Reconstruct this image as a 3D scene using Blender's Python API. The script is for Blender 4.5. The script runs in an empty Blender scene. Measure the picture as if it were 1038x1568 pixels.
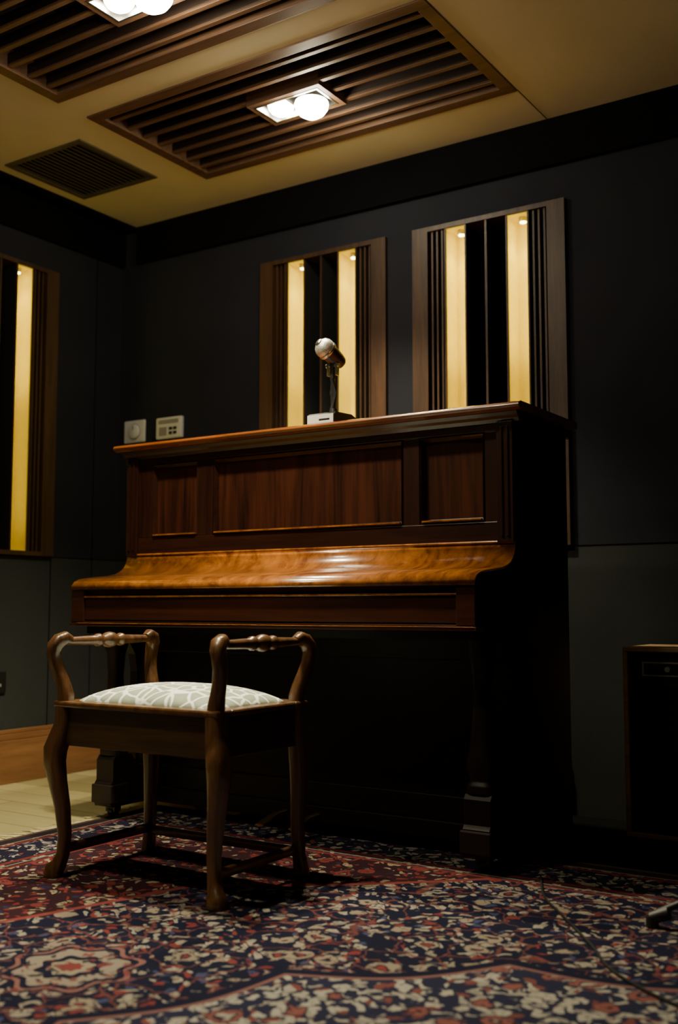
import bpy, bmesh, math, random
from mathutils import Vector, Matrix
random.seed(7)
scene = bpy.context.scene
COL = scene.collection

# ------------------------------------------------------------------ node helpers
def new_mat(name):
    m = bpy.data.materials.new(name); m.use_nodes = True
    nt = m.node_tree; nt.nodes.clear()
    out = nt.nodes.new('ShaderNodeOutputMaterial')
    b = nt.nodes.new('ShaderNodeBsdfPrincipled')
    nt.links.new(b.outputs[0], out.inputs[0])
    return m, nt, b
def L(nt, a, b): nt.links.new(a, b)
def setin(nt, sock, v):
    if isinstance(v, bpy.types.NodeSocket): nt.links.new(v, sock)
    else: sock.default_value = v
def MA(nt, op, a, b=None, c=None, clamp=False):
    n = nt.nodes.new('ShaderNodeMath'); n.operation = op; n.use_clamp = clamp
    setin(nt, n.inputs[0], a)
    if b is not None: setin(nt, n.inputs[1], b)
    if c is not None: setin(nt, n.inputs[2], c)
    return n.outputs[0]
def MIX(nt, f, a, b):
    n = nt.nodes.new('ShaderNodeMix'); n.data_type = 'RGBA'
    setin(nt, n.inputs[0], f)
    for s, v in ((n.inputs[6], a), (n.inputs[7], b)):
        if isinstance(v, bpy.types.NodeSocket): nt.links.new(v, s)
        else: s.default_value = (v[0], v[1], v[2], 1)
    return n.outputs[2]
def RAMP(nt, f, stops, const=False):
    n = nt.nodes.new('ShaderNodeValToRGB'); L(nt, f, n.inputs[0])
    e = n.color_ramp.elements
    while len(e) < len(stops): e.new(0.5)
    for i, (p, c) in enumerate(stops):
        e[i].position = p; e[i].color = (c[0], c[1], c[2], 1)
    if const: n.color_ramp.interpolation = 'CONSTANT'
    return n.outputs[0]
def COORD(nt, scale=(1,1,1), rot=(0,0,0)):
    t = nt.nodes.new('ShaderNodeTexCoord'); m = nt.nodes.new('ShaderNodeMapping')
    L(nt, t.outputs['Object'], m.inputs[0]); m.inputs['Scale'].default_value = scale
    m.inputs['Rotation'].default_value = rot
    return m.outputs[0]
def NOISE(nt, vec, scale=5, detail=4, rough=.5, dist=0):
    n = nt.nodes.new('ShaderNodeTexNoise'); L(nt, vec, n.inputs['Vector'])
    n.inputs['Scale'].default_value = scale; n.inputs['Detail'].default_value = detail
    n.inputs['Roughness'].default_value = rough; n.inputs['Distortion'].default_value = dist
    return n.outputs[0]
def VOR(nt, vec, scale, feature='F1'):
    n = nt.nodes.new('ShaderNodeTexVoronoi'); n.feature = feature
    L(nt, vec, n.inputs['Vector']); n.inputs['Scale'].default_value = scale
    return n
def BUMP(nt, b, h, strength=.2, dist=.002):
    n = nt.nodes.new('ShaderNodeBump'); n.inputs['Strength'].default_value = strength
    n.inputs['Distance'].default_value = dist
    L(nt, h, n.inputs['Height']); L(nt, n.outputs[0], b.inputs['Normal'])

def wood(name, dark, light, axis='Z', dens=14, rough=.35, coat=0.0, fig=1.0):
    m, nt, b = new_mat(name)
    s = [dens, dens, dens]; s['XYZ'.index(axis)] = dens*0.07
    v = COORD(nt, tuple(s))
    n1 = NOISE(nt, v, 1.0, 6, .6, 1.2*fig)
    s2 = [q*7 for q in s]; v2 = COORD(nt, tuple(s2))
    n2 = NOISE(nt, v2, 1.0, 3, .6, .2)
    f = MA(nt, 'ADD', MA(nt, 'MULTIPLY', n1, .7), MA(nt, 'MULTIPLY', n2, .3))
    c = RAMP(nt, f, [(.36, dark), (.5, tuple((p+q)/2 for p, q in zip(dark, light))), (.64, light)])
    L(nt, c, b.inputs['Base Color'])
    b.inputs['Roughness'].default_value = rough
    b.inputs['Coat Weight'].default_value = coat
    b.inputs['Coat Roughness'].default_value = .12
    BUMP(nt, b, n2, .12, .001)
    return m
def plain(name, col, rough=.5, metal=0, var=.15, nscale=30, emis=None, es=0, bump=.05):
    m, nt, b = new_mat(name)
    v = COORD(nt); n = NOISE(nt, v, nscale, 4)
    c = RAMP(nt, n, [(.3, tuple(max(0, q*(1-var)) for q in col)), (.7, tuple(min(1, q*(1+var)) for q in col))])
    L(nt, c, b.inputs['Base Color'])
    b.inputs['Roughness'].default_value = rough; b.inputs['Metallic'].default_value = metal
    if bump: BUMP(nt, b, n, bump, .001)
    if emis:
        b.inputs['Emission Color'].default_value = (*emis, 1); b.inputs['Emission Strength'].default_value = es
    return m

# ------------------------------------------------------------------ mesh builder
class MB:
    def __init__(s): s.v = []; s.f = []; s.m = []; s.sm = []
    def add(s, vs, fs, mi=0, smooth=False):
        o = len(s.v); s.v += [tuple(v) for v in vs]
        for f in fs: s.f.append([i+o for i in f]); s.m.append(mi); s.sm.append(smooth)
    def box(s, x0, x1, y0, y1, z0, z1, mi=0):
        vs = [(x, y, z) for z in (z0, z1) for y in (y0, y1) for x in (x0, x1)]
        s.add(vs, [(0,2,3,1),(4,5,7,6),(0,1,5,4),(2,6,7,3),(0,4,6,2),(1,3,7,5)], mi)
    def prismx(s, prof, x0, x1, mi=0, smooth=False):   # prof list of (y,z) closed
        n = len(prof)
        vs = [(x0, y, z) for y, z in prof] + [(x1, y, z) for y, z in prof]
        s.add(vs, [(i, (i+1) % n, n+(i+1) % n, n+i) for i in range(n)], mi, smooth)
        s.add(vs, [tuple(range(n)), tuple(range(2*n-1, n-1, -1))], mi, False)
    def sweep(s, pts, radii, mi=0, n=14, p=2.0, up=Vector((0,0,1)), cap=True, smooth=True):
        pts = [Vector(q) for q in pts]; rings = []
        for i, q in enumerate(pts):
            t = (pts[min(i+1, len(pts)-1)] - pts[max(i-1, 0)]).normalized()
            u = up - t*up.dot(t)
            if u.length < .05:
                u = Vector((1,0,0)) - t*t.x
            u.normalize(); w = t.cross(u)
            r = radii[i]; a, b = (r if isinstance(r, tuple) else (r, r))
            ring = []
            for k in range(n):
                th = 2*math.pi*k/n + math.pi/n
                c, sn = math.cos(th), math.sin(th)
                ring.append(q + w*(a*math.copysign(abs(c)**(2/p), c)) + u*(b*math.copysign(abs(sn)**(2/p), sn)))
            rings.append(ring)
        vs = [v for r in rings for v in r]; fs = []
        for i in range(len(pts)-1):
            for k in range(n):
                k2 = (k+1) % n
                fs.append((i*n+k, i*n+k2, (i+1)*n+k2, (i+1)*n+k))
        s.add(vs, fs, mi, smooth)
        if cap: s.add(vs, [tuple(range(n-1, -1, -1)), tuple(range((len(pts)-1)*n, len(pts)*n))], mi, False)
    def lathe(s, c0, axis, prof, mi=0, n=20):
        axis = Vector(axis).normalized()
        s.sweep([Vector(c0)+axis*t for t, r in prof], [max(r, .0005) for t, r in prof], mi, n,
                up=Vector((0,0,1)) if abs(axis.z) < .9 else Vector((0,1,0)))
    def obj(s, name, mats, parent=None, bevel=0, T=None):
        me = bpy.data.meshes.new(name)
        vs = [T(v) for v in s.v] if T else s.v
        me.from_pydata(vs, [], s.f)
        for m in mats: me.materials.append(m)
        for i, p in enumerate(me.polygons):
            p.material_index = s.m[i]; p.use_smooth = s.sm[i]
        bm = bmesh.new(); bm.from_mesh(me)
        bmesh.ops.recalc_face_normals(bm, faces=bm.faces)
        bm.to_mesh(me); bm.free()
        o = bpy.data.objects.new(name, me); COL.objects.link(o)
        if bevel:
            md = o.modifiers.new('bevel', 'BEVEL'); md.width = bevel; md.segments = 2
            md.limit_method = 'ANGLE'; md.angle_limit = math.radians(40)
        if parent:
            o.parent = parent; o.matrix_parent_inverse = parent.matrix_basis.inverted()
        return o
def empty(name, loc):
    e = bpy.data.objects.new(name, None); e.location = loc; e.empty_display_size = .1
    COL.objects.link(e); return e
def lightobj(name, kind, loc, power, color, parent=None, rot=(0,0,0), **kw):
    l = bpy.data.lights.new(name, kind); l.energy = power; l.color = color
    for k, v in kw.items(): setattr(l, k, v)
    o = bpy.data.objects.new(name, l); o.location = loc; o.rotation_euler = rot; COL.objects.link(o)
    if parent: o.parent = parent; o.matrix_parent_inverse = parent.matrix_basis.inverted()
    return o

# ------------------------------------------------------------------ dimensions
XL, YW, ZC = -3.49, 3.50, 2.435
XR, YF = 1.9, -1.9
PZ0, PZ1 = .913, 2.137
TH = .2
P1 = (-2.675, -2.066); P2 = (-1.945, -1.333)
PLY = (2.496, 3.106)
CP1 = (-2.75, -1.39, 2.565, 3.22); CP2 = (-2.75, -1.39, 1.78, 2.435)
CP3 = (-2.75, -1.39, .99, 1.65)
VENT = (-3.325, -2.905, 2.68, 3.098)

# ------------------------------------------------------------------ materials
def fabric(name, c):
    m, nt, b = new_mat(name)
    v = COORD(nt); n = NOISE(nt, v, 320, 2); n2 = NOISE(nt, v, 3, 3)
    f = MA(nt, 'ADD', MA(nt, 'MULTIPLY', n, .5), MA(nt, 'MULTIPLY', n2, .5))
    L(nt, RAMP(nt, f, [(.3, tuple(q*.75 for q in c)), (.7, tuple(q*1.25 for q in c))]), b.inputs['Base Color'])
    b.inputs['Roughness'].default_value = .95
    b.inputs['Specular IOR Level'].default_value = .12
    BUMP(nt, b, n, .4, .001); return m
m_wall = fabric('wall_fabric_slate', (.021, .0225, .030))
m_wall2 = fabric('wall_fabric_lower', (.034, .038, .037))
m_dark = plain('dark_trim', (.003, .003, .004), .95)
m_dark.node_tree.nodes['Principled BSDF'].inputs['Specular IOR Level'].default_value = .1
m_ceil = plain('ceiling_paint', (.58, .53, .34), .85, var=.05, nscale=4)
m_black = plain('recess_shade', (.003, .003, .003), .95)  # near-black that puts shade into recesses and onto fin sides
m_oak = wood('oak_panel_wood', (.028, .013, .006), (.085, .040, .017), 'Z', 22, .5)
m_oakx = wood('oak_slats', (.075, .036, .020), (.15, .078, .042), 'X', 22, .5)
m_base = wood('baseboard_wood', (.19, .085, .032), (.31, .15, .060), 'Y', 12, .4, .2)
m_well = plain('well_paint', (.90, .74, .08), .6, var=.03)
m_steel = plain('steel', (.55, .54, .5), .3, 1)
m_brass = plain('brass', (.35, .23, .09), .35, 1)
m_lamp = plain('lamp_glow', (1, .95, .8), .5, emis=(1, .92, .70), es=60)
m_lamp2 = plain('well_lamp_glow', (1, .95, .8), .5, emis=(1, .88, .4), es=12)
m_white = plain('white_plastic', (.74, .74, .70), .45, var=.03)
m_grey = plain('grey_plastic', (.30, .30, .27), .5, var=.05)
m_blk = plain('black_plastic', (.010, .010, .011), .45)

def floor_surface():
    m, nt, b = new_mat('pale_plank_floor')
    v = COORD(nt)
    br = nt.nodes.new('ShaderNodeTexBrick'); L(nt, v, br.inputs['Vector'])
    br.inputs['Scale'].default_value = 1; br.inputs['Brick Width'].default_value = .9
    br.inputs['Row Height'].default_value = .14; br.inputs['Mortar Size'].default_value = .002
    br.inputs['Color1'].default_value = (.70, .63, .31, 1); br.inputs['Color2'].default_value = (.40, .36, .17, 1)
    br.inputs['Mortar'].default_value = (.12, .10, .05, 1)
    n = NOISE(nt, COORD(nt, (3, 30, 1)), 1, 5)
    c = MIX(nt, MA(nt, 'MULTIPLY', n, .5), br.outputs['Color'], (.26, .22, .11))
    L(nt, c, b.inputs['Base Color']); b.inputs['Roughness'].default_value = .4
    return m
m_floor = floor_surface()

# ------------------------------------------------------------------ room shell
def slab(name, mat, u0, u1, v0, v1, holes, place):
    us = sorted({u0, u1, *[h[0] for h in holes], *[h[1] for h in holes]})
    vs = sorted({v0, v1, *[h[2] for h in holes], *[h[3] for h in holes]})
    mb = MB()
    for i in range(len(us)-1):
        for j in range(len(vs)-1):
            cu, cv = (us[i]+us[i+1])/2, (vs[j]+vs[j+1])/2
            if any(h[0] < cu < h[1] and h[2] < cv < h[3] for h in holes): continue
            place(mb, us[i], us[i+1], vs[j], vs[j+1])
    return mb.obj(name, [mat, m_wall2] if name.startswith('wall') else [mat])
def pl_back(mb, a, b, c, d): mb.box(a, b, YW, YW+TH, c, d, 1 if d <= PZ0+.001 else 0)
def pl_left(mb, a, b, c, d): mb.box(XL-TH, XL, a, b, c, d, 1 if d <= PZ0+.001 else 0)
def pl_ceil(mb, a, b, c, d): mb.box(a, b, c, d, ZC, ZC+.15)
HB = [(P1[0], P1[1], PZ0, PZ1), (P2[0], P2[1], PZ0, PZ1)]
slab('wall_back', m_wall, XL-TH, XR+TH, 0, ZC+.15, HB, pl_back)
slab('wall_left', m_wall, YF, YW, 0, ZC+.15, [(PLY[0], PLY[1], PZ0, PZ1)], pl_left)
slab('ceiling', m_ceil, XL, XR, YF, YW, [CP1, CP2, CP3, VENT], pl_ceil)
mb = MB(); mb.box(XR, XR+TH, YF, YW, 0, ZC+.15); mb.obj('wall_right', [m_wall])
mb = MB(); mb.box(XL-TH, XR+TH, YF-TH, YF, 0, ZC+.15); mb.obj('wall_front', [m_wall])
mb = MB(); mb.box(XL-TH, XR+TH, YF-TH, YW+TH, -.1, 0); mb.obj('floor', [m_floor])
mb = MB(); mb.box(XL, -3.385, YF, YW, ZC-.012, ZC, 0); mb.box(XL, XL+.02, YF, YW, ZC-.17, ZC-.012, 0); mb.obj('trim_1', [m_dark])  # black cornice, its drop also standing in for shade on the upper wall
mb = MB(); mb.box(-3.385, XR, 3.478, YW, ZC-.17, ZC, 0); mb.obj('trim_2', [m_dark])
def baseprof(mb, along, a, b):
    for (d, z0, z1) in ((.022, 0, .17), (.016, .17, .195), (.010, .195, .212)):
        if along == 'L': mb.box(XL, XL+d, a, b, z0, z1)
        else: mb.box(a, b, YW-d, YW, z0, z1)
mb = MB(); baseprof(mb, 'L', YF, YW-.022); mb.obj('baseboard_left', [m_base], bevel=.003)
mb = MB(); baseprof(mb, 'B', XL, -1.36); mb.obj('baseboard_back', [m_base], bevel=.003)
mb = MB()
mb.box(XL, XL+.002, YF, YW, PZ0-.003, PZ0-.0005); mb.box(XL+.003, XR, YW-.002, YW, PZ0-.003, PZ0-.0005)
mb.box(XL, XL+.003, 3.34, 3.342, .212, 2.26); mb.box(XL, XL+.003, 3.106, 3.109, .212, .909)
mb.obj('trim_3', [m_dark])
mb = MB(); mb.box(-1.391, -1.388, 3.22, 3.478, ZC-.002, ZC); mb.obj('trim_4', [m_oakx])

# ------------------------------------------------------------------ lit slatted wall panels
def wall_panel(name, T, origin, light_dir_rot, k_=1.0):
    W = .611; D = .13
    e = empty(name, origin)
    mb = MB(); z0, z1 = PZ0, PZ1
    F = -.018
    mb.box(0, W, D-.01, D, z0, z1, 1)
    mb.box(0, W, F, D-.01, z0, z0+.018, 0); mb.box(0, W, F, D-.01, z1-.018, z1, 0)
    zi0, zi1 = z0+.018, z1-.018
    mb.box(0, .066, F, D-.01, zi0, zi1, 0); mb.box(W-.066, W, F, D-.01, zi0, zi1, 0)
    def rib(a, b, f=F+.004):
        mb.box(a, b, f, f+.006, zi0, zi1, 0); mb.box(a, b, f+.006, D-.01, zi0, zi1, 1)  # fin sides blackened so the wells look deep in shade
    for base in (.066, W-.066-.070):
        for k in range(3):
            a = base+.012+k*.021
            mb.box(a, a+.007, F+.010, F+.022, zi0, zi1, 0); mb.box(a, a+.007, F+.022, .06, zi0, zi1, 1)
        mb.box(base, base+.070, .06, D-.01, zi0, zi1, 1)
    rib(.136, .142); rib(.220, .226); rib(.302, .310); rib(W-.226, W-.220); rib(W-.142, W-.136)
    for a in (.142, W-.220):
        b = a+.078
        mb.box(a, b, .075, .08, zi0, zi1, 2)
        mb.box(a, a+.002, F+.008, .075, zi0, zi1, 2); mb.box(b-.002, b, F+.008, .075, zi0, zi1, 2)
        mb.box(a, b, F+.006, .075, zi1-.004, zi1, 2)
        mb.box(a+.002, b-.002, F+.008, .075, zi0, zi0+.003, 2)
        cx = (a+b)/2+.006
        mb.sweep([(cx, .03, zi1-.004), (cx, .03, zi1-.022)], [.014, .016], 3, 16)
        mb.sweep([(cx, .03, zi1-.022), (cx, .03, zi1-.026)], [.013, .011], 4, 16)
    mb.obj('slatted_body', [m_oak, m_black, m_well, m_steel, m_lamp2], e, T=T)
    for i, a in enumerate((.142, W-.220)):
        p = T((a+.078-.004, F+.022, zi1-.02-.27))
        lightobj('led_strip', 'AREA', p, .36*k_, (1, .80, .004), e, light_dir_rot, shape='RECTANGLE', size=.50, size_y=.012)
        p = T((a+.078-.004, F+.022, zi1-.02-.82))
        lightobj('led_strip_lower', 'AREA', p, .13*k_, (1, .78, .003), e, light_dir_rot, shape='RECTANGLE', size=.54, size_y=.012)
        p = T((a+.045, .028, zi1-.035))
        lightobj('top_lamp', 'SPOT', p, 1.1*k_, (1, .84, .02), e, (0, 0, 0), spot_size=math.radians(80), spot_blend=.8, shadow_soft_size=.01)
    return e
def rot_to(direction, long_axis):
    z = -Vector(direction).normalized(); x = Vector(long_axis).normalized(); y = z.cross(x)
    return Matrix((x, y, z)).transposed().to_euler()
rb = rot_to((-1, .55, 0), (0, 0, 1)); rl = rot_to((-.55, 1, 0), (0, 0, 1))
for i, (a, b) in enumerate((P1, P2)):
    T = (lambda a: (lambda v: (a+v[0], YW+v[1], v[2])))(a)
    wall_panel('lit_slatted_wall_panel', T, (a+.3, YW, 1.5), rb, (1.0, 1.35)[i])
wall_panel('lit_slatted_wall_panel', lambda v: (XL-v[1], PLY[1]-v[0], v[2]), (XL, 2.8, 1.5), rl, .9)

# ------------------------------------------------------------------ slatted ceiling panels with twin downlights
def ceil_panel(rect, power, cone, blend):
    x0, x1, y0, y1 = rect
    e = empty('slatted_ceiling_panel', ((x0+x1)/2, (y0+y1)/2, ZC))
    mb = MB(); fw = .045; zb = ZC-.006
    mb.box(x0, x1, y0, y0+fw, zb, ZC+.07); mb.box(x0, x1, y1-fw, y1, zb, ZC+.07)
    mb.box(x0, x0+fw, y0+fw, y1-fw, zb, ZC+.07); mb.box(x1-fw, x1, y0+fw, y1-fw, zb, ZC+.07)
    mb.box(x0, x1, y0, y1, ZC+.07, ZC+.08, 1)
    cx, cy = (x0+x1)/2, (y0+y1)/2; hx, hy = .152, .086
    n = 7; pitch = (y1-y0-2*fw)/n
    for k in range(n):
        yc = y0+fw+pitch*(k+.5); w = .009
        segs = [(x0+fw, x1-fw)]
        if abs(yc-cy) < hy+w: segs = [(x0+fw, cx-hx), (cx+hx, x1-fw)]
        for a, b in segs:
            mb.box(a, b, yc-w, yc+w, ZC+.002, ZC+.012, 0); mb.box(a, b, yc-w, yc+w, ZC+.012, ZC+.045, 2)
    for xx in (x0+.35, x1-.35): mb.box(xx-.01, xx+.01, y0+fw, y1-fw, ZC+.045, ZC+.069, 1)
    m_sd = bpy.data.materials.get('slat_side_shade') or wood('slat_side_shade', (.013, .006, .004), (.028, .013, .008), 'X', 22, .6)  # slat sides darkened to imitate shade in the gaps
    mb.obj('slats', [m_oakx, m_black, m_sd], e, bevel=.0015)
    mb = MB()
    f2 = .02
    for (a, b, c, d) in ((cx-hx, cx+hx, cy-hy, cy-hy+f2), (cx-hx, cx+hx, cy+hy-f2, cy+hy), (cx-hx, cx-hx+f2, cy-hy+f2, cy+hy-f2), (cx+hx-f2, cx+hx, cy-hy+f2, cy+hy-f2)):
        mb.box(a, b, c, d, ZC-.008, ZC+.06, 0)
    ax, ay = hx-f2, hy-f2; t = .007
    for (a, b, c, d) in ((cx-ax, cx+ax, cy-ay, cy-ay+t), (cx-ax, cx+ax, cy+ay-t, cy+ay), (cx-ax, cx-ax+t, cy-ay+t, cy+ay-t), (cx+ax-t, cx+ax, cy-ay+t, cy+ay-t), (cx-.004, cx+.004, cy-ay+t, cy+ay-t)):
        mb.box(a, b, c, d, ZC-.010, ZC+.06, 1)
    mb.box(cx-ax, cx+ax, cy-ay, cy+ay, ZC+.06, ZC+.065, 2)
    for sx in (-1, 1):
        c = Vector((cx+sx*.065, cy, 0)); dz = -.030 if sx > 0 else 0
        mb.lathe((c.x, c.y, ZC+.06), (0, 0, -1), [(0, .02), (.01, .035), (.035-dz, .050), (.042-dz, .052), (.044-dz, .048)], 1, 24)
        k = 1.2 if sx > 0 else .95
        mb.lathe((c.x, c.y, ZC+.017+dz), (0, 0, -1), [(0, .047*k), (.008*k, .049*k), (.020*k, .046*k), (.034*k, .036*k), (.044*k, .020*k), (.048*k, .001)], 3, 24)
    mb.obj('twin_downlight', [m_oakx, m_steel, m_black, m_lamp], e)
    for sx in (-1, 1):
        lightobj('downlight_beam', 'SPOT', (cx+sx*.065, cy, ZC-.078), power, (1, .87, .58), e,
                 spot_size=math.radians(cone), spot_blend=blend, shadow_soft_size=.03)
    lightobj('bulb_spill', 'POINT', (cx+.065, cy, ZC-.085), 3.2, (1, .87, .58), e, shadow_soft_size=.03)
ceil_panel(CP1, 78, 92, .6); ceil_panel(CP2, 120, 106, 1); ceil_panel(CP3, 44, 106, 1)

# air vent
e = empty('ceiling_air_vent', (-3.11, 2.89, ZC))
mb = MB(); x0, x1, y0, y1 = VENT; fw = .022
mb.box(x0, x1, y0, y0+fw, ZC-.006, ZC+.05); mb.box(x0, x1, y1-fw, y1, ZC-.006, ZC+.05)
mb.box(x0, x0+fw, y0+fw, y1-fw, ZC-.006, ZC+.05); mb.box(x1-fw, x1, y0+fw, y1-fw, ZC-.006, ZC+.05)
mb.box(x0, x1, y0, y1, ZC+.05, ZC+.06, 1)
n = 15
for k in range(n):
    xc = x0+fw+(x1-x0-2*fw)*(k+.5)/n
    mb.box(xc-.003, xc+.003, y0+fw, y1-fw, ZC-.003, ZC-.0005, 0)
    mb.box(xc-.002, xc+.002, y0+fw, y1-fw, ZC-.0005, ZC+.02, 1)  # blade sides blackened so the gaps read as shade
m_vent = plain('vent_metal', (.11, .095, .06), .5, .3)
mb.obj('vent_grille', [m_vent, m_black], e)

# ------------------------------------------------------------------ RUG
RT = .012
RX, RY, RHX, RHY = -.45, 1.10, 2.17, 1.75
def rug_mat():
    m, nt, b = new_mat('oriental_rug_pile')
    v = COORD(nt)
    sep = nt.nodes.new('ShaderNodeSeparateXYZ'); L(nt, v, sep.inputs[0])
    x = MA(nt, 'SUBTRACT', sep.outputs[0], RX); y = MA(nt, 'SUBTRACT', sep.outputs[1], RY)
    ed = MA(nt, 'MINIMUM', MA(nt, 'SUBTRACT', RHX, MA(nt, 'ABSOLUTE', x)), MA(nt, 'SUBTRACT', RHY, MA(nt, 'ABSOLUTE', y)))
    r = MA(nt, 'SQRT', MA(nt, 'ADD', MA(nt, 'MULTIPLY', x, x), MA(nt, 'MULTIPLY', y, y)))
    th = MA(nt, 'ARCTAN2', y, x)
    nz = nt.nodes.new('ShaderNodeTexNoise'); L(nt, v, nz.inputs['Vector']); nz.inputs['Scale'].default_value = 28; nz.inputs['Detail'].default_value = 2
    wv = nt.nodes.new('ShaderNodeVectorMath'); wv.operation = 'MULTIPLY_ADD'
    L(nt, nz.outputs['Color'], wv.inputs[0]); wv.inputs[1].default_value = (.05, .05, 0); L(nt, v, wv.inputs[2])
    flat = nt.nodes.new('ShaderNodeVectorMath'); flat.operation = 'MULTIPLY'; L(nt, wv.outputs[0], flat.inputs[0]); flat.inputs[1].default_value = (1, 1, 0)
    P = flat.outputs[0]
    def MAP(rot, scale):
        mp = nt.nodes.new('ShaderNodeMapping')
        rr = nt.nodes.new('ShaderNodeMapping'); rr.inputs['Rotation'].default_value = (0, 0, rot); L(nt, P, rr.inputs[0])
        mp.inputs['Scale'].default_value = scale; L(nt, rr.outputs[0], mp.inputs[0]); return mp.outputs[0]
    def less(a, t, soft=.04):
        n = nt.nodes.new('ShaderNodeMapRange'); n.clamp = True
        L(nt, a, n.inputs[0]); n.inputs[1].default_value = t-soft; n.inputs[2].default_value = t+soft
        n.inputs[3].default_value = 1; n.inputs[4].default_value = 0; return n.outputs[0]
    l1 = VOR(nt, MAP(.75, (29, 54, 1)), 1); l2 = VOR(nt, MAP(-.75, (29, 54, 1)), 1)
    selv = VOR(nt, P, 19); ss = nt.nodes.new('ShaderNodeSeparateColor'); L(nt, selv.outputs['Color'], ss.inputs[0])
    sel = MA(nt, 'GREATER_THAN', ss.outputs[1], .5)
    ld = nt.nodes.new('ShaderNodeMix'); ld.data_type = 'FLOAT'; L(nt, sel, ld.inputs[0]); L(nt, l1.outputs['Distance'], ld.inputs[2]); L(nt, l2.outputs['Distance'], ld.inputs[3])
    lc = MIX(nt, sel, l1.outputs['Color'], l2.outputs['Color'])
    leafd = ld.outputs[0]
    vb = VOR(nt, P, 85); vf = VOR(nt, P, 10.5)
    ve = VOR(nt, P, 10.5, 'DISTANCE_TO_EDGE')
    motif = less(leafd, .40, .04); motif2 = less(leafd, .50, .05); vein = less(leafd, .11, .04)
    holes = less(vb.outputs['Distance'], .24, .05)
    sepc = nt.nodes.new('ShaderNodeSeparateColor'); L(nt, lc, sepc.inputs[0])
    rnd = sepc.outputs[0]
    mcol = RAMP(nt, rnd, [(0, (.33, .30, .25)), (.36, (.25, .225, .18)), (.56, (.19, .034, .032)), (.70, (.045, .055, .13)), (.80, (.30, .27, .22))], True)
    mred = RAMP(nt, rnd, [(0, (.32, .27, .18)), (.36, (.20, .034, .028)), (.62, (.02, .024, .065)), (.72, (.27, .22, .15)), (.86, (.18, .030, .026))], True)
    navy = (.006, .0075, .026); red = (.15, .024, .021); pink = (.21, .10, .09)
    vine = less(ve.outputs['Distance'], .022, .010)
    fd = vf.outputs['Distance']
    def flower(base, petal, heart):
        c = MIX(nt, less(fd, .30, .01), base, navy)
        c = MIX(nt, MA(nt, 'MULTIPLY', less(fd, .27, .02), MA(nt, 'SUBTRACT', 1, holes)), c, petal)
        c = MIX(nt, less(fd, .15, .02), c, navy)
        return MIX(nt, less(fd, .10, .02), c, heart)
    field = MIX(nt, motif, navy, mcol)
    field = MIX(nt, vein, field, navy)
    field = MIX(nt, MA(nt, 'MULTIPLY', vine, .7), field, (.17, .055, .045))
    field = flower(field, (.27, .22, .17), (.20, .038, .035))
    inner = MIX(nt, motif2, (.018, .020, .050), RAMP(nt, rnd, [(0, (.38, .36, .31)), (.50, (.29, .27, .24)), (.76, (.17, .055, .05)), (.88, (.34, .32, .27))], True))
    inner = MIX(nt, vein, inner, (.04, .035, .06))
    inner = flower(inner, (.22, .08, .07), (.36, .33, .28))
    spand = MIX(nt, motif, (.030, .009, .014), mred); spand = MIX(nt, vein, spand, navy)
    spand = flower(spand, (.20, .038, .032), (.28, .24, .16))
    def lobed(n, amp, ph=0):
        return MA(nt, 'MULTIPLY', r, MA(nt, 'ADD', 1, MA(nt, 'MULTIPLY', amp, MA(nt, 'ABSOLUTE', MA(nt, 'SINE', MA(nt, 'MULTIPLY', MA(nt, 'ADD', th, ph), n))))))
    r1 = lobed(7, .08, .2); r2 = lobed(6, .05, .1)
    col = MIX(nt, less(r1, .97, .004), field, inner)
    col = MIX(nt, less(MA(nt, 'ABSOLUTE', MA(nt, 'SUBTRACT', r1, .985)), .020, .003), col, navy)
    col = MIX(nt, less(MA(nt, 'ABSOLUTE', MA(nt, 'SUBTRACT', r1, .97)), .006, .003), col, pink)
    col = MIX(nt, less(r2, 1.66, .004), spand, col)
    col = MIX(nt, less(MA(nt, 'ABSOLUTE', MA(nt, 'SUBTRACT', r2, 1.66)), .010, .003), col, (.21, .045, .04))
    ph = math.radians(161); step = math.radians(72)
    tl = MA(nt, 'PINGPONG', MA(nt, 'ADD', MA(nt, 'SUBTRACT', th, ph), step*6), step/2)
    vv = MA(nt, 'MULTIPLY', tl, r); uu = MA(nt, 'SUBTRACT', r, 1.209)
    dr = MA(nt, 'SQRT', MA(nt, 'ADD', MA(nt, 'MULTIPLY', uu, uu), MA(nt, 'MULTIPLY', vv, vv)))
    ta = MA(nt, 'ARCTAN2', uu, vv)
    dr = MA(nt, 'MULTIPLY', dr, MA(nt, 'ADD', 1, MA(nt, 'MULTIPLY', .1, MA(nt, 'COSINE', MA(nt, 'MULTIPLY', ta, 8)))))
    ros = RAMP(nt, MA(nt, 'MULTIPLY', dr, 7.0), [(0, (.18, .04, .04)), (.16, (.27, .24, .18)), (.30, navy), (.44, (.26, .22, .18)), (.70, navy), (.80, pink), (.88, navy)], True)
    ros = MIX(nt, MA(nt, 'MULTIPLY', motif, .85), ros, MIX(nt, MA(nt, 'GREATER_THAN', rnd, .5), navy, (.16, .04, .04)))
    col = MIX(nt, less(dr, .135, .003), col, ros)
    bord = MIX(nt, motif, (.012, .010, .028), mcol); bord = MIX(nt, vein, bord, (.10, .020, .020))
    def band(c_, w): return less(MA(nt, 'ABSOLUTE', MA(nt, 'SUBTRACT', ed, c_)), w, .002)
    col = MIX(nt, less(ed, .30, .002), col, bord)
    for c_, w, cc in ((.295, .007, red), (.275, .004, (.2, .17, .12)), (.25, .010, red), (.085, .008, red), (.065, .004, (.2, .17, .12)), (.03, .03, (.022, .013, .02)), (.012, .008, (.08, .06, .04))):
        col = MIX(nt, band(c_, w), col, cc)
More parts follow.
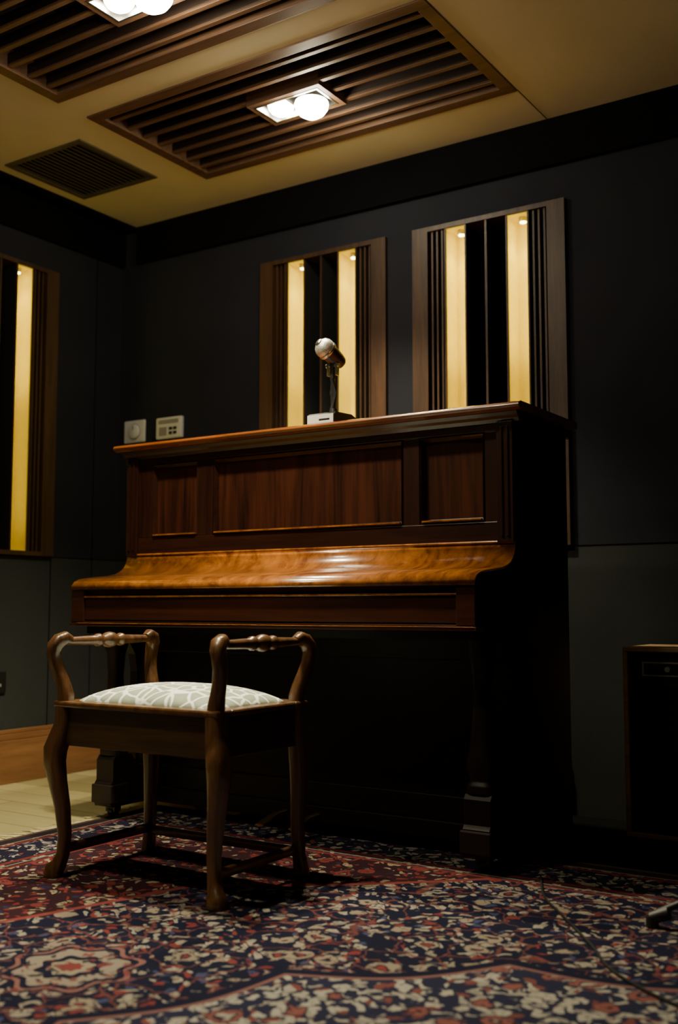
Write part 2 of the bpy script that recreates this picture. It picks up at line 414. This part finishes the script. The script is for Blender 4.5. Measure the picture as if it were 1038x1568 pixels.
    pn = NOISE(nt, v, 420, 2)
    col = MIX(nt, MA(nt, 'MULTIPLY', pn, .45), col, (.010, .009, .012))
    L(nt, col, b.inputs['Base Color'])
    b.inputs['Roughness'].default_value = .95; b.inputs['Specular IOR Level'].default_value = .1
    BUMP(nt, b, pn, .6, .003)
    return m
m_rug = rug_mat(); m_fringe = plain('rug_fringe', (.55, .48, .28), .9)
e = empty('oriental_rug', (RX, RY, 0))
mb = MB(); mb.box(RX-RHX, RX+RHX, RY-RHY, RY+RHY, 0.0005, RT); mb.obj('pile', [m_rug], e, bevel=.004)
mb = MB(); yy = RY-RHY+.01
while yy < RY+RHY-.01:
    l = random.uniform(.05, .09); dy = random.uniform(-.02, .02)
    x = RX-RHX
    mb.sweep([(x+.004, yy, .008), (x-l*.4, yy+dy*.3, .007), (x-l, yy+dy, .003)], [.0022, .0024, .0014], 0, 5)
    yy += random.uniform(.006, .011)
mb.obj('fringe', [m_fringe], e)
# black sheet added to put shade on the floor behind and beside the piano
m_floor_shade = plain('floor_shade_black', (.004, .004, .0045), .95)
m_floor_shade.node_tree.nodes['Principled BSDF'].inputs['Specular IOR Level'].default_value = .1
mb = MB(); mb.box(-2.3, 1.0, 2.875, 3.497, .0005, .005); mb.obj('floor_surface', [m_floor_shade])

# ------------------------------------------------------------------ PIANO
m_mah = wood('mahogany', (.010, .0028, .0016), (.030, .0085, .0038), 'Z', 16, .33, .35)
m_mahp = wood('mahogany_panel', (.008, .0024, .0014), (.058, .0160, .0065), 'Z', 8, .32, .35, 3)
m_mahx = wood('mahogany_rail', (.010, .0028, .0016), (.030, .0085, .0038), 'X', 16, .33, .35)
m_fall = wood('mahogany_lit', (.13, .037, .006), (.42, .145, .021), 'Y', 8, .25, .9, 2)  # same mahogany with downlight brightness put into its colour
m_keysl = wood('mahogany_keyslip', (.019, .0048, .0022), (.052, .0140, .0052), 'X', 12, .3, .6)
m_low = plain('lower_case_shade', (.0025, .0014, .0012), .5)  # near-black stands in for the shade below the key bed
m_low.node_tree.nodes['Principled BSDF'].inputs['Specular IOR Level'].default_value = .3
PL, PR = -2.655, -1.197; YK, YT, YB = 2.46, 2.71, 3.10
piano = empty('upright_piano', ((PL+PR)/2, 2.8, 0))
fallprof = [(2.716, .878), (2.714, .862), (2.708, .846), (2.697, .831), (2.680, .818), (2.655, .808), (2.62, .801), (2.57, .796),
            (2.52, .791), (2.49, .786), (2.472, .779), (2.462, .769), (2.458, .756)]
sideprof = [(YB, .05), (YB, 1.238), (YT-.005, 1.238)] + [(y+.003, z-.003) for y, z in fallprof] + [(2.464, .648), (2.50, .640), (2.60, .632), (2.68, .60), (2.725, .54), (2.735, .48), (2.735, .05)]
m_side = wood('mahogany_shaded', (.004, .0016, .0012), (.010, .0035, .002), 'Z', 16, .5, .0)  # mahogany darkened to carry the shade on the piano's sides
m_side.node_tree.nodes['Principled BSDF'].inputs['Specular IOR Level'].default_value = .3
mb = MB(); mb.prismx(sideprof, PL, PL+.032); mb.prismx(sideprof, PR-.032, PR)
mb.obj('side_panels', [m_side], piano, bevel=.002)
mb = MB()
mb.box(PL+.032, PR-.032, YB-.03, YB, .06, 1.23)
mb.box(PL+.032, PR-.032, 2.76, YB-.03, .06, .10)
mb.obj('back_frame', [m_low], piano)
m_lid = wood('mahogany_lid_lit', (.10, .026, .005), (.26, .075, .013), 'X', 12, .22, .9)  # lid wood brightened to suggest light caught along its edge
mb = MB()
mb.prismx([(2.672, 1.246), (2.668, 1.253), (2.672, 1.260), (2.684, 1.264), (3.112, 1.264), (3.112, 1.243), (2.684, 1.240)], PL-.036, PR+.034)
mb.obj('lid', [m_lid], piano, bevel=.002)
mb = MB()
mb.prismx([(2.690, 1.240), (2.697, 1.230), (2.704, 1.223), (YT, 1.213), (YB, 1.213), (YB, 1.240)], PL-.018, PR+.018)
mb.obj('cornice_molding', [m_mahx], piano, bevel=.001)
yf = YT
pan = [(-2.545, -2.336), (-2.274, -1.549), (-1.495, -1.286)]
mb = MB()
mb.box(PL+.032, PR-.032, yf+.002, yf+.03, 1.192, 1.215, 1)
mb.box(PL+.032, PR-.032, yf+.002, yf+.03, .878, .938, 1)
xs = [PL+.032] + [c for p in pan for c in p] + [PR-.032]
for i in range(0, len(xs), 2): mb.box(xs[i], xs[i+1], yf+.002, yf+.03, .938, 1.192, 0)
for a, b in ((PL, PL+.05), (PR-.05, PR)):
    mb.box(a, b, yf-.008, yf+.002, .878, 1.215, 0)
    for k in range(2): mb.box(a+.012+k*.018, a+.020+k*.018, yf-.012, yf-.008, .895, 1.20, 0)
mb.obj('upper_frame', [m_mah, m_mahx], piano, bevel=.002)
mb = MB()
for a, b in pan: mb.box(a, b, yf+.018, yf+.03, .938, 1.192, 0)
mb.obj('upper_panels', [m_mahp], piano)
def frame_mold(mb, a, b, z0, z1, y, w=.014, d=.012, mi=0):
    o = [(a, z0), (b, z0), (b, z1), (a, z1)]; i_ = [(a+w, z0+w), (b-w, z0+w), (b-w, z1-w), (a+w, z1-w)]
    m_ = [(a+w*.4, z0+w*.4), (b-w*.4, z0+w*.4), (b-w*.4, z1-w*.4), (a+w*.4, z1-w*.4)]
    vs = [(p[0], y+.003, p[1]) for p in o] + [(p[0], y-.004, p[1]) for p in m_] + [(p[0], y+d, p[1]) for p in i_]
    fs = []
    for k in range(4):
        j = (k+1) % 4; fs += [(k, j, 4+j, 4+k), (4+k, 4+j, 8+j, 8+k)]
    mb.add(vs, fs, mi)
mb = MB()
for a, b in pan: frame_mold(mb, a, b, .938, 1.192, yf+.004)
mb.obj('panel_moldings', [m_mahx], piano)
mb = MB()
for a, b in pan:
    mb.box(a+.010, b-.010, yf-.004, yf+.006, .9445, .9485, 0)
mb.box(pan[2][0]+.14, pan[2][1]-.002, yf-.003, yf+.004, 1.182, 1.1855, 0)
mb.obj('panel_glints', [m_fall], piano)  # thin bright strips painted as light caught on the moldings
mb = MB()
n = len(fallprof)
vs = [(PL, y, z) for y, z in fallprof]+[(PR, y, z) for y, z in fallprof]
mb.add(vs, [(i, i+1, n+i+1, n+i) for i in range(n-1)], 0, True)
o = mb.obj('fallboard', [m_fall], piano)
sd = o.modifiers.new('solid', 'SOLIDIFY'); sd.thickness = .006; sd.offset = -1
mb = MB(); mb.box(PL, PR, yf-.004, yf+.01, .876, .884, 0); mb.obj('fallboard_top_bead', [m_fall], piano, bevel=.003)
mb = MB()
mb.box(PL+.03, PR-.03, 2.472, 2.70, .648, .768, 0)
for a, b in ((PL, PL+.055), (PR-.055, PR)): mb.box(a, b, 2.458, 2.472, .648, .756, 0)
mb.box(PL+.055, PR-.055, 2.466, 2.472, .660, .728, 0)
mb.obj('key_slip', [m_keysl], piano, bevel=.002)
mb = MB()
mb.box(PL-.004, PR+.004, 2.454, 2.50, .640, .650, 0)
mb.box(PL, PR, 2.458, 2.49, .650, .655, 0)
mb.box(PL+.055, PR-.055, 2.460, 2.470, .731, .7365, 1)
mb.box(PL+.03, PR-.004, 2.4525, 2.456, .6485, .6505, 1)
mb.obj('key_slip_moldings', [m_keysl, m_fall], piano, bevel=.0015)
mb = MB(); mb.box(PL+.03, PR-.03, 2.50, 2.76, .615, .645); mb.obj('key_bed', [m_low], piano)
mb = MB()
mb.box(PL+.032, PR-.032, 2.755, 2.775, .10, .62, 0)
mb.box(PL+.032, PR-.032, 2.742, 2.755, .10, .17, 0); mb.box(PL+.032, PR-.032, 2.742, 2.755, .55, .62, 0)
mb.box(PL+.032, PL+.13, 2.742, 2.755, .17, .55, 0); mb.box(PR-.13, PR-.032, 2.742, 2.755, .17, .55, 0)
mb.box(PL+.02, PR-.02, 2.73, 2.76, .05, .10, 0)
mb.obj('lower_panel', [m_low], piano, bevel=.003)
m_leg = wood('piano_leg_wood', (.008, .0038, .0022), (.020, .009, .0045), 'Z', 16, .6, .0)
for cx in (PL+.055, PR-.055):
    mb = MB()
    prof = [(.0, .040), (.02, .040), (.03, .030), (.05, .034), (.07, .040), (.10, .034), (.16, .026), (.26, .022), (.33, .026), (.36, .034), (.38, .030), (.42, .040)]
    cy = 2.61
    mb.sweep([(cx, cy, .215+t) for t, r in prof], [(r, r) for t, r in prof], 0, 16, p=4)
    mb.prismx([(2.74, .05), (2.565, .05), (2.56, .06), (2.56, .125), (2.568, .135), (2.568, .20), (2.58, .215), (2.65, .215), (2.66, .20), (2.69, .175), (2.74, .17)], cx-.038, cx+.038)
    mb.box(cx-.045, cx+.045, 2.552, 2.64, .062, .122, 0)
    mb.obj('leg_and_toe', [m_leg if cx < -2 else m_side], piano, bevel=.004)  # right leg and toe get the shade-darkened wood
    mb = MB()
    mb.box(cx-.02, cx+.02, 2.595, 2.625, .030, .052)
    mb.sweep([(cx-.010, 2.61, RT+.019), (cx+.010, 2.61, RT+.019)], [.018, .018], 0, 18)
    mb.sweep([(cx-.010, 3.05, .026), (cx+.010, 3.05, .026)], [.020, .020], 0, 18)
    mb.box(cx-.006, cx+.006, 3.03, 3.07, .03, .062)
    mb.obj('caster', [m_blk], piano)
mb = MB()
for dx in (-.06, .06):
    cx = (PL+PR)/2+dx
    mb.sweep([(cx, 2.76, .075), (cx, 2.68, .072), (cx, 2.63, .060), (cx, 2.60, .052)], [(.012, .005), (.011, .005), (.017, .005), (.015, .004)], 0, 14)
mb.obj('pedals', [m_brass], piano)

# ------------------------------------------------------------------ BENCH
bench = empty('piano_bench', (-1.88, 2.13, 0))
m_bw = wood('bench_wood', (.046, .020, .007), (.150, .068, .022), 'Z', 26, .36, .4)
m_bwx = wood('bench_apron_shaded', (.022, .0105, .0045), (.066, .031, .012), 'X', 26, .38, .35)  # bench wood darkened on the apron to carry shade below the seat
bx0, bx1, by0, by1 = -2.135, -1.630, 1.965, 2.29
ZS = .455
mb = MB(); t = .02
mb.box(bx0+.01, bx1-.01, by0-.010, by0+t-.010, .345, .445); mb.box(bx0+.01, bx1-.01, by1-t+.01, by1+.01, .345, .445)
mb.box(bx0-.010, bx0+t-.010, by0+.01, by1-.01, .345, .445); mb.box(bx1-t+.01, bx1+.01, by0+.01, by1-.01, .345, .445)
mb.box(bx0+.01, bx1-.01, by0+.01, by1-.01, .345, .352)
o = mb.obj('apron', [m_bwx], bench, bevel=.003)
mb = MB()
w = .032
mb.box(bx0-.022, bx1+.022, by0-.024, by0+w, .443, ZS+.004); mb.box(bx0-.022, bx1+.022, by1-w, by1+.024, .443, ZS+.004)
mb.box(bx0-.022, bx0+w, by0+w, by1-w, .443, ZS+.004); mb.box(bx1-w, bx1+.022, by0+w, by1-w, .443, ZS+.004)
mb.obj('seat_frame', [m_bw], bench, bevel=.005)
mb = MB()
for sx, cx in ((-1, bx0), (1, bx1)):
    for sy, cy in ((-1, by0), (1, by1)):
        if sy < 0:
            prof = [(.452, 0, .023), (.40, .002, .023), (.37, .010, .025), (.335, .021, .027), (.30, .022, .025), (.25, .014, .021), (.19, .003, .018), (.12, -.004, .0155), (.07, -.001, .015), (.045, .007, .017), (.030, .018, .022), (.022, .019, .023), (.0135, .019, .022)]
        else:
            prof = [(.452, 0, .021), (.36, 0, .021), (.30, .004, .021), (.24, .004, .018), (.15, .003, .016), (.07, .006, .015), (.03, .012, .018), (.0135, .012, .018)]
        rr_ = [(r, r) for z, o_, r in prof]
        pts = [(cx+sx*o_, cy+sy*o_*.6, z) for z, o_, r in prof]
        mb.sweep(pts, rr_, 0, 16, p=3.4, up=Vector((0, 1, 0)))
        pp = [(0, 0, .440), (.000, .000, .47), (.006, .002, .495), (.016, .008, .525), (.024, .016, .555), (.026, .022, .580), (.022, .022, .600), (.016, .012, .614), (.012, -.004, .620), (.010, -.020, .614)]
        rr = [(.021, .020), (.020, .019), (.018, .017), (.0165, .016), (.0165, .0155), (.018, .0165), (.019, .018), (.0190, .018), (.0175, .0175), (.012, .012)]
        mb.sweep([(cx+sx*a, cy+sy*b, z) for a, b, z in pp], rr, 0, 16, p=2.8, up=Vector((1, 0, 0)))
mb.obj('legs_and_arm_posts', [m_bw], bench)
mb = MB()
for sx, cx in ((-1, bx0), (1, bx1)):
    x = cx+sx*.011; y0 = by0-.005
    prof = [(0, .010), (.03, .0105), (.09, .0125), (.115, .013), (.120, .017), (.130, .018), (.137, .013), (.145, .013), (.155, .020), (.168, .022), (.181, .020), (.191, .013), (.199, .013), (.206, .018), (.216, .017), (.221, .013), (.245, .0125), (.305, .0105), (.335, .010)]
    mb.lathe((x, y0, .612), (0, 1, 0), [(t_*(by1-by0+.01)/.335, r) for t_, r in prof], 0, 20)
mb.sweep([(bx0, by1+.004, .075), (bx1, by1+.004, .075)], [(.008, .012)]*2, 0, 12, p=4)
for cx in (bx0, bx1): mb.sweep([(cx, by0, .082), (cx, by1, .082)], [(.008, .012)]*2, 0, 12, p=4)
mb.obj('turned_rails', [m_bw], bench)
def cushion_mat():
    m, nt, b = new_mat('patterned_seat_fabric')
    v = COORD(nt)
    nz = nt.nodes.new('ShaderNodeTexNoise'); L(nt, v, nz.inputs['Vector']); nz.inputs['Scale'].default_value = 14
    wv = nt.nodes.new('ShaderNodeVectorMath'); wv.operation = 'MULTIPLY_ADD'; L(nt, nz.outputs['Color'], wv.inputs[0]); wv.inputs[1].default_value = (.03, .03, 0); L(nt, v, wv.inputs[2])
    ve = VOR(nt, wv.outputs[0], 24, 'DISTANCE_TO_EDGE')
    c = RAMP(nt, ve.outputs['Distance'], [(.0, (.90, .93, .88)), (.06, (.90, .93, .88)), (.10, (.30, .35, .27)), (1, (.44, .50, .42))])
    L(nt, c, b.inputs['Base Color']); b.inputs['Roughness'].default_value = .9
    BUMP(nt, b, NOISE(nt, v, 400, 2), .3, .001); return m
m_cush = cushion_mat()
mb = MB(); N = 28
cx0, cx1, cy0, cy1 = bx0+.020, bx1-.020, by0+.014, by1-.014
vs = []; fs = []
for j in range(N+1):
    for i in range(N+1):
        u = math.sin((2*i/N-1)*math.pi/2); v_ = math.sin((2*j/N-1)*math.pi/2)
        h = ((1-abs(u)**3.2)*(1-abs(v_)**3.2))**.42 if abs(u) < 1 and abs(v_) < 1 else 0
        h = h*(.82+.18*(1-u*u)*(1-v_*v_))
        vs.append(((cx0+cx1)/2+u*(cx1-cx0)/2, (cy0+cy1)/2+v_*(cy1-cy0)/2, .452+.052*h))
for j in range(N):
    for i in range(N): fs.append((j*(N+1)+i, j*(N+1)+i+1, (j+1)*(N+1)+i+1, (j+1)*(N+1)+i))
mb.add(vs, fs, 0, True)
o = mb.obj('seat_cushion', [m_cush], bench)
sd = o.modifiers.new('s', 'SOLIDIFY'); sd.thickness = .006; sd.offset = -1

# ------------------------------------------------------------------ MICROPHONE
mic = empty('desk_microphone', (-1.83, 2.76, 1.265))
zl = 1.2645
mb = MB()
x0, x1, y0, y1 = -1.885, -1.785, 2.70, 2.83
mb.prismx([(y0, zl), (y0, zl+.028), (y0+.012, zl+.036), (y1-.03, zl+.040), (y1, zl+.030), (y1, zl)], x0, x1, 0)
mb.obj('base', [m_blk], mic, bevel=.003)
mb = MB(); mb.box(x0+.002, x1-.002, y0-.0025, y0+.001, zl+.003, zl+.029, 0); mb.box(x0+.045, x0+.085, y0-.0032, y0-.002, zl+.010, zl+.016, 1)
mb.obj('front_plate', [m_white, m_blk], mic, bevel=.001)
m_gun = plain('gunmetal', (.05, .05, .052), .35, .6)
xm = -1.835
mb = MB()
zn = zl+.038
mb.sweep([(xm, 2.775, zn), (xm, 2.775, zn+.02), (xm, 2.772, zn+.07), (xm, 2.768, zn+.115), (xm, 2.768, zn+.155), (xm, 2.768, zn+.168)],
         [(.017, .014), (.014, .011), (.0115, .009), (.009, .008), (.009, .008), (.009, .008)], 0, 14, p=3)
mb.box(xm-.020, xm-.012, 2.762, 2.776, zn+.125, zn+.165, 1); mb.box(xm+.012, xm+.020, 2.762, 2.776, zn+.125, zn+.165, 1)
mb.sweep([(xm-.024, 2.769, zn+.158), (xm+.024, 2.769, zn+.158)], [.007, .007], 1, 14)
mb.obj('neck', [m_gun, m_steel], mic, bevel=.0015)
mb = MB(); ax = Vector((-.30, -.72, .52)).normalized(); c0 = Vector((xm, 2.768, zn+.190))-ax*.035
mb.lathe(c0, ax, [(-.012, .002), (-.010, .014), (-.002, .021), (.015, .025), (.045, .028), (.052, .029)], 0, 28)
mb.lathe(c0, ax, [(.052, .031), (.056, .0325), (.062, .0325), (.064, .030)], 1, 28)
mb.lathe(c0, ax, [(.064, .0315), (.070, .0322), (.080, .031), (.090, .025), (.097, .015), (.100, .001)], 2, 28)
mb.lathe(c0, ax, [(.0965, .012), (.102, .012), (.103, .001)], 1, 16)
def mesh_grille():
    m, nt, b = new_mat('mic_grille'); v = COORD(nt); vo = VOR(nt, v, 420)
    L(nt, RAMP(nt, vo.outputs['Distance'], [(.2, (.12, .12, .11)), (.5, (.75, .73, .66))]), b.inputs['Base Color'])
    b.inputs['Metallic'].default_value = .6; b.inputs['Roughness'].default_value = .4
    BUMP(nt, b, vo.outputs['Distance'], .5, .001); return m
mb.obj('head', [m_gun, m_steel, mesh_grille()], mic)

# ------------------------------------------------------------------ wall controls
e = empty('wall_thermostat', (-3.39, YW, 1.50))
mb = MB(); mb.box(-3.452, -3.325, YW-.012, YW, 1.440, 1.542, 0)
mb.obj('plate', [m_white], e, bevel=.008)
mb = MB(); mb.lathe((-3.385, YW-.012, 1.490), (0, -1, 0), [(0, .037), (.003, .037), (.0032, .034)], 1, 28)
mb.lathe((-3.385, YW-.012, 1.490), (0, -1, 0), [(.0, .034), (.010, .032), (.012, .029), (.0125, .001)], 0, 28)
mb.box(-3.388, -3.382, YW-.026, YW-.0245, 1.497, 1.515, 1)
mb.obj('dial', [m_white, m_grey], e)
e = empty('air_conditioning_controller', (-3.18, YW, 1.49))
mb = MB(); mb.box(-3.250, -3.100, YW-.020, YW, 1.440, 1.536, 0); mb.obj('case', [m_white], e, bevel=.006)
mb = MB(); mb.box(-3.232, -3.118, YW-.0225, YW-.02, 1.508, 1.524, 2); mb.box(-3.228, -3.185, YW-.0225, YW-.02, 1.455, 1.492, 0)
for k in range(2):
    for j in range(2): mb.box(-3.170+k*.025, -3.152+k*.025, YW-.023, YW-.02, 1.458+j*.020, 1.470+j*.020, 1)
mb.obj('display_and_buttons', [m_grey, m_blk, m_grey], e)
e = empty('wall_socket', (XL, 2.84, .40))
mb = MB(); mb.box(XL, XL+.010, 2.80, 2.886, .36, .446, 0); mb.obj('plate', [m_blk], e, bevel=.003)
mb = MB(); mb.box(XL+.010, XL+.012, 2.815, 2.84, .42, .435, 0)
for dy in (0, .012, .024): mb.box(XL+.010, XL+.0115, 2.83+dy, 2.836+dy, .385, .397, 0)
mb.obj('pin_slots', [m_grey], e)

# ------------------------------------------------------------------ amplifier at right
amp = empty('guitar_amplifier', (-.7, 3.25, 0))
m_ampw = wood('amp_wood', (.30, .19, .10), (.52, .35, .20), 'X', 20, .5)
ax0, ax1, ay0, ay1, az0, az1 = -1.052, -.42, 3.15, 3.42, .03, .583
mb = MB(); t = .014
mb.box(ax0, ax1, ay0, ay1, az1-t, az1); mb.box(ax0, ax1, ay0, ay1, az0, az0+t)
mb.box(ax0, ax0+t, ay0, ay1, az0+t, az1-t); mb.box(ax1-t, ax1, ay0, ay1, az0+t, az1-t)
mb.obj('wood_case', [m_ampw], amp, bevel=.003)
m_cloth = plain('grille_cloth', (.006, .006, .007), .9, nscale=300, bump=.5)
mb = MB(); mb.box(ax0+t, ax1-t, ay0+.012, ay0+.03, az0+t, az1-.12, 1)
mb.box(ax0+t, ax1-t, ay0+.022, ay1-.01, az1-.12, az1-t, 0)
# inner metal frame round the control strip
for (a, b, c, d) in ((ax0+.055, ax1-.055, az1-.048, az1-.043), (ax0+.055, ax1-.055, az1-.085, az1-.081), (ax0+.055, ax0+.060, az1-.081, az1-.048), (ax1-.060, ax1-.055, az1-.081, az1-.048)):
    mb.box(a, b, ay0+.012, ay0+.022, c, d, 2)
for k in range(6):
    mb.sweep([(ax0+.13+k*.065, ay0+.022, az1-.064), (ax0+.13+k*.065, ay0+.006, az1-.064)], [.009, .008], 2, 12)
for xx in (ax0+.05, ax1-.05):
    for yy in (ay0+.04, ay1-.04): mb.sweep([(xx, yy, .0055), (xx, yy, az0)], [.014, .018], 0, 12)
mb.obj('grille_and_controls', [m_blk, m_cloth, m_grey], amp)

# ------------------------------------------------------------------ microphone stand foot & cable
st = empty('microphone_stand', (-.44, 2.40, 0))
mb = MB(); c = Vector((-.44, 2.40, 0))
mb.sweep([(c.x, c.y, .10), (c.x, c.y, .95), (c.x, c.y, 1.35)], [.011, .011, .008], 0, 14)
mb.sweep([(c.x, c.y, .10), (c.x, c.y, .16), (c.x, c.y, .22)], [.022, .026, .018], 0, 14)
for k in range(3):
    an = math.radians(188+120*k); d = Vector((math.cos(an), math.sin(an), 0))
    mb.sweep([c+d*.015+Vector((0, 0, .18)), c+d*.16+Vector((0, 0, .11)), c+d*.285+Vector((0, 0, .045))], [.008, .008, .008], 0, 10)
    mb.sweep([c+d*.262+Vector((0, 0, .047)), c+d*.30+Vector((0, 0, RT+.020))], [.015, .013], 1, 12)
    mb.sweep([c+d*.298+Vector((0, 0, RT+.024)), c+d*.298+Vector((0, 0, RT+.001))], [.013, .014], 1, 12)
mb.obj('tripod_and_pole', [m_blk, m_blk], st)
mb = MB(); pts = []
ctrl = [(-1.10, 2.62), (-1.02, 2.45), (-.93, 2.33), (-.80, 2.16), (-.70, 2.02), (-.52, 1.90), (-.30, 1.85), (.1, 1.95)]
for i in range(len(ctrl)-1):
    for k in range(6):
        t_ = k/6; p0 = ctrl[max(i-1, 0)]; p1 = ctrl[i]; p2 = ctrl[i+1]; p3 = ctrl[min(i+2, len(ctrl)-1)]
        pts.append(tuple(.5*((2*p1[q])+(-p0[q]+p2[q])*t_+(2*p0[q]-5*p1[q]+4*p2[q]-p3[q])*t_**2+(-p0[q]+3*p1[q]-3*p2[q]+p3[q])*t_**3) for q in (0, 1))+(RT+.004,))
m_cab = plain('cable_rubber', (.004, .004, .004), .9)
mb.sweep(pts, [.003]*len(pts), 0, 8); mb.obj('audio_cable', [m_cab])

# ------------------------------------------------------------------ added fill light behind the camera, brightens the ceiling
up = lightobj('ceiling_fill', 'SPOT', (.6, -.6, 1.2), 74, (1, .90, .62), spot_size=math.radians(64), spot_blend=1, shadow_soft_size=.15)
d = Vector((-2.8, 3.2, 2.35)); up.rotation_euler = d.to_track_quat('-Z', 'Y').to_euler()
w = bpy.data.worlds.new('World'); scene.world = w; w.use_nodes = True
w.node_tree.nodes['Background'].inputs[0].default_value = (.02, .02, .022, 1)

# ------------------------------------------------------------------ camera
cam = bpy.data.cameras.new('camera'); co = bpy.data.objects.new('camera', cam); COL.objects.link(co)
co.location = (0, 0, .70); co.rotation_euler = (math.radians(95.1), 0, math.radians(33.2))
cam.sensor_fit = 'VERTICAL'; cam.sensor_height = 36; cam.sensor_width = 24; cam.lens = 1636/1568*36
cam.clip_start = .05
cam.dof.use_dof = True; cam.dof.focus_distance = 3.05; cam.dof.aperture_fstop = 2.2
scene.camera = co
